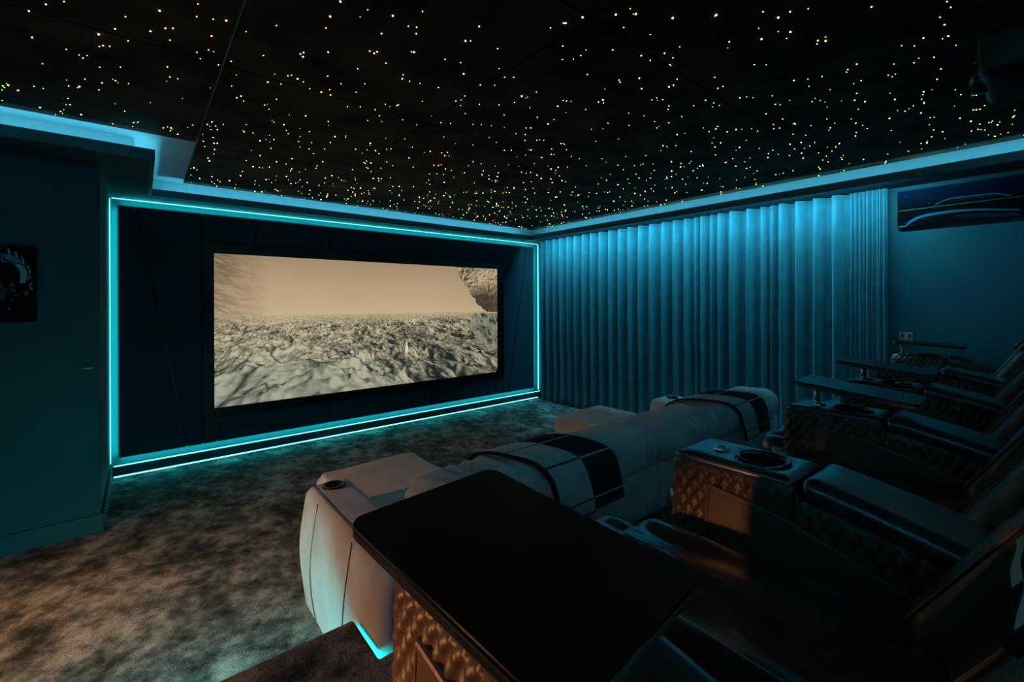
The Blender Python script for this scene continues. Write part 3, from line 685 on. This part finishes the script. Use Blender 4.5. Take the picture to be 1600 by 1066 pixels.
def seat_fold(x, y):
    f = 0.022 * nz3(x * 10.0 + y * 2.0, y * 1.7, 4.0) + 0.015 * nz3(x * 21 - y * 4, y * 3.2, 8.0)
    f += 0.014 * math.exp(-((x - 0.36 - 0.10 * y) / 0.018) ** 2) + 0.012 * math.exp(-((x - 0.50 - 0.15 * y) / 0.014) ** 2)
    return f
def build_recliner(label, both=False):
    root = thing('recliner', (0, 0, 0), label, 'recliner', 'recliners in the row on the platform')
    a, b = AW + 0.023, PITCH - 0.023
    def sfn(p, n):
        return (seat_fold(p[0], p[1]) + 0.012 * math.sin(PI * (p[0] - a) / (b - a))) * max(0, n[2]) + 0.004 * nz3(p[0] * 7, p[1] * 7, p[2] * 7)
    puff('seat', a, b, 0.05, 0.70, 0.26, 0.485, 0.06, M['leather_seat'], root, 0.016, sfn)
    def ffn(p, n): return 0.016 * nz3(p[0] * 16, p[1] * 4, p[2] * 5) + 0.009 * nz3(p[0] * 33, p[1] * 6, p[2] * 6)
    puff('footrest', a + 0.01, b - 0.01, 0.66, 0.84, 0.10, 0.455, 0.08, M['leather_seat'], root, 0.02, ffn)
    box('base', a + 0.02, b - 0.02, -0.25, 0.66, 0.0, 0.27, M['void'], root, bev=0.01)
    back = puff('backrest', a + 0.03, b - 0.03, -0.22, 0.0, -0.05, 0.74, 0.07, M['leather_seat'], root, 0.03, lambda p, n: 0.008 * nz3(p[0] * 8, p[1] * 8, p[2] * 5), tilt)
    for x0, x1 in ((a, a + 0.12), (b - 0.12, b)):
        w = puff('back_wing', x0, x1, -0.18, 0.062, -0.02, 0.60, 0.055, M['leather'], back, 0.02, lambda p, n: 0.004 * nz3(p[0] * 14, p[1] * 9, p[2] * 20) - 0.006 * math.exp(-((p[2] - 0.10) / 0.008) ** 2), tilt)
        xi = x1 - 0.012 if x0 < 0.4 else x0 + 0.012
        tube('wing_piping', [tilt((xi, 0.058, t)) for t in np.linspace(0.02, 0.56, 16)], 0.0035, M['leather'], back, 6)
    puff('headrest', a + 0.05, b - 0.05, -0.12, 0.045, 0.46, 0.72, 0.06, M['leather_seat'], back, 0.03, lambda p, n: 0.005 * nz3(p[0] * 8, p[1] * 8, p[2] * 8), tilt)
    build_arm(root, PITCH)
    if both: build_arm(root, 0.0)
    return root
names = ['near dark leather recliner with quilted arms behind the large black tray',
         'dark leather recliner second from the camera, a cup holder console on its near side',
         'dark leather recliner in the middle of the row of five',
         'dark leather recliner second from the right-hand wall',
         'far dark leather recliner at the end of the row against the teal wall']
r_last = build_recliner(names[1])
rec = [build_recliner(names[0], True)]
rec[0].location = (AX0, row_y(AX0), ZP)
for k in range(1, 5):
    o = r_last if k == 1 else copy_tree(r_last)
    o['label'] = names[k]; xk = AX0 + k * PITCH; o.location = (xk, row_y(xk + 0.4), ZP); rec.append(o)

# throws over the recliner backs
tl_ = ['black and white throw over the back of the near recliner at the frame corner', 'black and white throw over the back of the second recliner',
       'black and white throw over the back of the middle recliner', 'black and white throw over the recliner back second from the wall', 'black and white throw over the back of the far recliner by the teal wall']
tp = [(0.086, 0.31), (0.086, 0.44), (0.084, 0.56), (0.076, 0.66), (0.06, 0.745), (0.0, 0.775), (-0.12, 0.785), (-0.21, 0.77), (-0.245, 0.72), (-0.245, 0.45)]
tp2 = []
for i in range(len(tp) - 1):
    for k in range(6): tp2.append(tuple(np.array(tp[i]) + (np.array(tp[i + 1]) - np.array(tp[i])) * k / 6))
yz = [tilt((0, n_, t_))[1:] for (n_, t_) in tp2]
for k in range(5):
    ox, oy, oz = rec[k].location
    # the drape sits on the left half of each back
    throw('throw_blanket', [(y + oy, z + oz) for y, z in yz], lambda f, ox=ox: ox + 0.22, lambda f, ox=ox: ox + 0.46, tl_[k], 'throws on the recliner backs', half=0.45)

# ------------------------------------------------------------------ tray tables in the arm sockets
def tray(cx, cy, cz, w, l, rot, px, py, label, tiltdeg=5.5):
    arm_z = ZP + 0.6525
    root = thing('tray_table', (px, py, arm_z), label, 'tray table', 'swivel tray tables on the recliner arms')
    bm = bmesh.new()
    hw, hl, r = w / 2, l / 2, 0.022; poly = []
    for sx, sy, a0 in ((1, 1, 0), (-1, 1, 90), (-1, -1, 180), (1, -1, 270)):
        for k in range(6):
            a = math.radians(a0 + k * 18); poly.append((sx * (hw - r) + r * math.cos(a), sy * (hl - r) + r * math.sin(a)))
    mt = Matrix.Translation((cx, cy, cz)) @ Matrix.Rotation(rot, 4, 'Z') @ Matrix.Rotation(math.radians(tiltdeg), 4, 'X')
    def slab(name, z0, z1, sc, m):
        n = len(poly); V = []
        for z, s in ((z0, sc - 0.006), (z0 + 0.002, sc), (z1 - 0.002, sc), (z1, sc - 0.006)):
            for (x, y) in poly: V.append(tuple(mt @ Vector((x * s, y * s, z))))
        F = [tuple(range(n))[::-1], tuple(range(3 * n, 4 * n))]
        for k in range(3):
            for i in range(n): F.append((k * n + i, k * n + (i + 1) % n, (k + 1) * n + (i + 1) % n, (k + 1) * n + i))
        return add(name, V, F, m, root, smooth=False)
    slab('tray_top', -0.004, 0.004, 1.0, M['tray']); slab('tray_edge', -0.016, -0.004, 0.999, M['tray_edge'])
    zb = (mt @ mt.inverted() @ Vector((px, py, cz))).z
    loc = mt.inverted() @ Vector((px, py, cz)); ztop = (mt @ Vector((loc.x, loc.y, -0.016))).z
    lathe('post', [(0.0005, 0), (0.009, 0), (0.009, ztop - arm_z + 0.002), (0.0005, ztop - arm_z + 0.002)], (px, py, arm_z), M['chrome'], root, 20)
    lathe('post_collar', [(0.0005, 0.004), (0.014, 0.004), (0.015, 0.0), (0.015, -0.001)], (px, py, arm_z + 0.001), M['chrome'], root, 20)
    return root
def arm_c(k): return AX0 + k * PITCH + AW / 2
tray(0.378, 0.452, 1.124, 0.275, 0.385, math.radians(6), arm_c(0), 0.565 + row_y(AX0), 'large black tray table on the nearest recliner arm')
tray(2.035, 0.45, 1.124, 0.20, 0.36, math.radians(1), arm_c(2), 0.565 + row_y(arm_c(2)), 'black tray table third from the right-hand wall, above the quilted arm')
tray(2.80, 0.505, 1.132, 0.225, 0.36, math.radians(-3), arm_c(3), 0.565 + row_y(arm_c(3)), 'black tray table second from the right-hand wall')
tray(4.40, 0.555, 1.140, 0.22, 0.38, math.radians(0), arm_c(5), 0.565 + row_y(arm_c(5)), 'black tray table below the switch plate on the teal wall', 3.5)

# ------------------------------------------------------------------ things on the walls
# long car picture on the right wall
car = thing('car_canvas', (4.64, 0.06, 2.03), 'long dark canvas with the glowing outline of a car, high on the right wall', 'picture')
CL, CH = 1.42, 0.283
box('canvas_block', 4.624, 4.66, 0.766 - CL, 0.766, 2.029, 2.312, M['void'], car, bev=0.002)
NU, NV = 560, 112
ss, tt = np.meshgrid((np.arange(NU) + 0.5) / NU * CL, (np.arange(NV) + 0.5) / NV * CH)   # t measured from the top
im = np.zeros((NV, NU, 3)) + np.array(lin((2, 6, 14)))
gt = np.clip(1 - tt / 0.14, 0, 1)[..., None]
im = im * (1 - gt) + np.array(lin((14, 52, 98))) * gt
def stroke(ptl, wdt, c, soft_=0.002):
    global im
    P = np.array(ptl); X = P[:, 0]; y = np.interp(ss, X, P[:, 1]); ww = np.interp(ss, X, np.linspace(wdt[0], wdt[1], len(X)))
    k = np.clip((ww - np.abs(tt - y)) / soft_ + 0.5, 0, 1) * ((ss >= X[0]) & (ss <= X[-1]))
    im = im * (1 - k[..., None]) + np.array(lin(c)) * k[..., None]
stroke([(0.217, 0.137), (0.265, 0.113), (0.308, 0.104), (0.408, 0.105), (0.517, 0.108), (0.554, 0.118), (0.60, 0.137)], (0.003, 0.005), (108, 176, 205))
stroke([(0.322, 0.123), (0.408, 0.119), (0.517, 0.126)], (0.003, 0.004), (30, 80, 105))
stroke([(0.043, 0.288), (0.066, 0.253), (0.107, 0.225), (0.163, 0.209), (0.232, 0.203), (0.317, 0.2), (0.408, 0.205), (0.495, 0.217), (0.640, 0.242)], (0.012, 0.006), (92, 168, 205))
stroke([(0.345, 0.247), (0.474, 0.262), (0.529, 0.272), (0.571, 0.272), (0.640, 0.281)], (0.004, 0.010), (26, 66, 92))
stroke([(0.326, 0.237), (0.408, 0.24), (0.495, 0.249), (0.640, 0.270)], (0.0015, 0.002), (80, 140, 170))
stroke([(0.004, 0.152), (CL, 0.150)], (0.0016, 0.0016), (206, 196, 140), 0.001)
for _ in range(90):
    a, b = random.uniform(0, CL), random.uniform(0.01, 0.27); k = (np.hypot(ss - a, tt - b) < random.uniform(0.0018, 0.003)); im[k] = lin((150, 165, 170))
im[(np.hypot((ss - 0.075) / 0.03, (tt - 0.276) / 0.006) < 1)] = lin((150, 30, 24))
im[(np.hypot((ss - 0.03) / 0.022, (tt - 0.277) / 0.007) < 1)] = lin((150, 170, 175))
im *= 0.26
print_sheet('canvas_print', (4.6235, 0.766, 2.312), (0, -CL, 0), (0, 0, -CH), NU, NV, im, M['print'], car)

# helmet picture on the alcove wall
hel = thing('helmet_canvas', (-0.775, YP - 0.02, 1.343), 'black canvas with a silvery racing helmet on the alcove wall', 'picture')
HW, HH = 0.60, 0.443
box('canvas_block', -1.075, -0.475, YP - 0.028, YP, 1.343, 1.786, M['void'], hel, bev=0.002)
NU, NV = 330, 244
xx, zz = np.meshgrid((np.arange(NU) + 0.5) / NU * HW, (np.arange(NV) + 0.5) / NV * HH)    # x from the right edge leftwards, z from the top
im = np.zeros((NV, NU, 3)) + np.array(lin((4, 10, 14)))
def hz(x, y): return ((272 - x) * 0.00054, (y - 60) * 0.00079)
def fillpoly(pts_, c):
    P = [hz(*p) for p in pts_]; ins = np.zeros(xx.shape, bool); j = len(P) - 1
    for i in range(len(P)):
        xi, yi = P[i]; xj, yj = P[j]
        cond = ((yi > zz) != (yj > zz)) & (xx < (xj - xi) * (zz - yi) / (yj - yi + 1e-12) + xi); ins ^= cond; j = i
    im[ins] = lin(c)
def seg_line(pts_, wdt, c):
    P = [np.array(hz(*p)) for p in pts_]
    for a, b in zip(P[:-1], P[1:]):
        d = b - a; t = np.clip(((xx - a[0]) * d[0] + (zz - a[1]) * d[1]) / (d @ d), 0, 1)
        im[np.hypot(xx - a[0] - t * d[0], zz - a[1] - t * d[1]) < wdt] = lin(c)
fillpoly([(105, 192), (150, 195), (185, 210), (203, 245), (205, 285), (190, 330), (148, 335), (155, 290), (150, 245), (132, 215)], (128, 168, 178))
fillpoly([(30, 118), (80, 125), (130, 145), (170, 182), (110, 178), (40, 160)], (96, 138, 152))
for q in ([(60, 80), (78, 85), (84, 118), (68, 122)], [(108, 100), (130, 112), (138, 148), (122, 142)], [(160, 130), (176, 150), (186, 190), (172, 186)]): fillpoly(q, (138, 178, 188))
seg_line([(18, 120), (22, 178), (170, 188), (205, 205), (224, 245), (215, 310)], 0.0022, (112, 150, 160))
seg_line([(0, 320), (15, 345), (22, 395), (30, 380), (62, 375)], 0.004, (46, 86, 92))
fillpoly([(5, 420), (40, 390), (50, 420), (28, 480), (12, 450)], (40, 78, 84))
fillpoly([(70, 340), (95, 330), (116, 342), (108, 362), (80, 360)], (58, 96, 104))
seg_line([(82, 380), (100, 378), (110, 395)], 0.0022, (120, 150, 155)); seg_line([(112, 430), (138, 416)], 0.0018, (100, 130, 135))
for q in ((222, 345), (236, 338), (232, 360), (238, 375), (226, 372), (200, 398), (192, 412), (204, 418), (218, 205), (229, 240), (231, 290), (70, 520), (3, 90), (8, 80), (92, 460)):
    a, b = hz(*q); im[np.hypot(xx - a, (zz - b) * 0.7) < 0.0034] = lin((140, 175, 180))
# unseen left half: the helmet's dome goes on as the mirror image
NHALF = NU // 2
im[:, NHALF:] = np.where(im[:, NHALF:] > 0.02, im[:, NHALF:], im[:, :NU - NHALF][:, ::-1])
print_sheet('canvas_print', (-0.475, YP - 0.0285, 1.786), (-HW, 0, 0), (0, 0, -HH), NU, NV, im, M['print'], hel)

# switch plate on the right wall
sw = thing('switch_plate', (4.65, 0.722, 1.144), 'small polished metal switch plate on the teal wall', 'switch')
box('plate', 4.652, 4.66, 0.680, 0.764, 1.144, 1.200, M['brushed'], sw, bev=0.002)
for y in (0.702, 0.742): box('rocker', 4.649, 4.653, y - 0.009, y + 0.009, 1.158, 1.186, M['chrome'], sw, bev=0.0015)

# small knob on the alcove wall
kn = thing('wall_knob', (-0.256, YP - 0.02, 1.03), 'small pale metal hook on the alcove wall near its corner', 'hook')
lathe('rose', [(0.0005, -0.006), (0.012, -0.006), (0.014, 0.0)], (-0.245, YP, 1.047), M['chrome'], kn, 20, 'y')
lathe('lever', [(0.0005, -0.034), (0.005, -0.020), (0.009, -0.004), (0.0085, 0.008), (0.004, 0.014), (0.0005, 0.015)], (-0.256, YP - 0.018, 1.047), M['chrome'], kn, 16, 'x')
lathe('stem', [(0.004, -0.020), (0.004, 0.0)], (-0.245, YP - 0.003, 1.047), M['chrome'], kn, 12, 'y')

# projector under the ceiling
pj = thing('projector', (2.43, -0.06, 2.19), 'dark projector hanging under the starry ceiling', 'projector')
puff('housing', 2.20, 2.60, -0.26, 0.155, 2.215, 2.37, 0.035, M['projector'], pj, 0.05)
lathe('lens', [(0.0005, 0.02), (0.045, 0.02), (0.05, 0.035), (0.06, 0.035), (0.062, 0.0)], (2.40, 0.15, 2.28), M['dark_chrome'], pj, 32, 'y')
lathe('mount_pole', [(0.025, 0.0), (0.025, 0.13)], (2.43, -0.05, 2.365), M['projector'], pj, 20)
lathe('mount_plate', [(0.0005, -0.012), (0.07, -0.012), (0.075, 0.0)], (2.43, -0.05, 2.488), M['projector'], pj, 28)
for i in range(7): box('vent_slat', 2.194, 2.203, -0.20 + i * 0.035, -0.182 + i * 0.035, 2.225, 2.335, M['void'], pj)

# two warm wall lamps on the left wall, outside the frame: one tints the carpet, the low one is added to light the near arm
def wall_lamp(y, z, label, watts, aim, cone):
    lamp = thing('wall_lamp', (XL, y, z - 0.12), label, 'lamp', 'warm lamps on the left wall')
    box('backplate', XL, XL + 0.015, y - 0.06, y + 0.06, z - 0.12, z + 0.18, M['dark_chrome'], lamp, bev=0.004)
    tube('lamp_arm', [(XL + 0.01, y, z + 0.09), (XL + 0.06, y, z + 0.11), (XL + 0.11, y, z + 0.10)], 0.008, M['dark_chrome'], lamp, 8)
    lathe('lamp_shade', [(0.012, 0.11), (0.03, 0.10), (0.07, 0.0), (0.068, 0.0), (0.028, 0.095)], (XL + 0.12, y, z), M['dark_chrome'], lamp, 32)
    lathe('bulb', [(0.0005, 0.0), (0.018, 0.008), (0.024, 0.03), (0.014, 0.055), (0.012, 0.075)], (XL + 0.12, y, z + 0.015), M['lamp_glow'], lamp, 20)
    sp = bpy.data.lights.new('wall_lamp_light', 'SPOT'); sp.energy = watts; sp.color = WARM; sp.spot_size = math.radians(cone); sp.spot_blend = 0.9; sp.shadow_soft_size = 0.05
    so = bpy.data.objects.new('wall_lamp_light', sp); COL.objects.link(so); so.location = (XL + 0.13, y, z - 0.02)
    so.rotation_euler = Vector(aim).to_track_quat('-Z', 'Y').to_euler()
wall_lamp(2.45, 1.15, 'warm wall lamp nearer the alcove on the left wall', 135, (0.86, -0.08, -1.0), 104)
wall_lamp(1.30, 0.98, 'warm low wall lamp beside the platform on the left wall', 260, (1.78, -0.80, -0.34), 32)
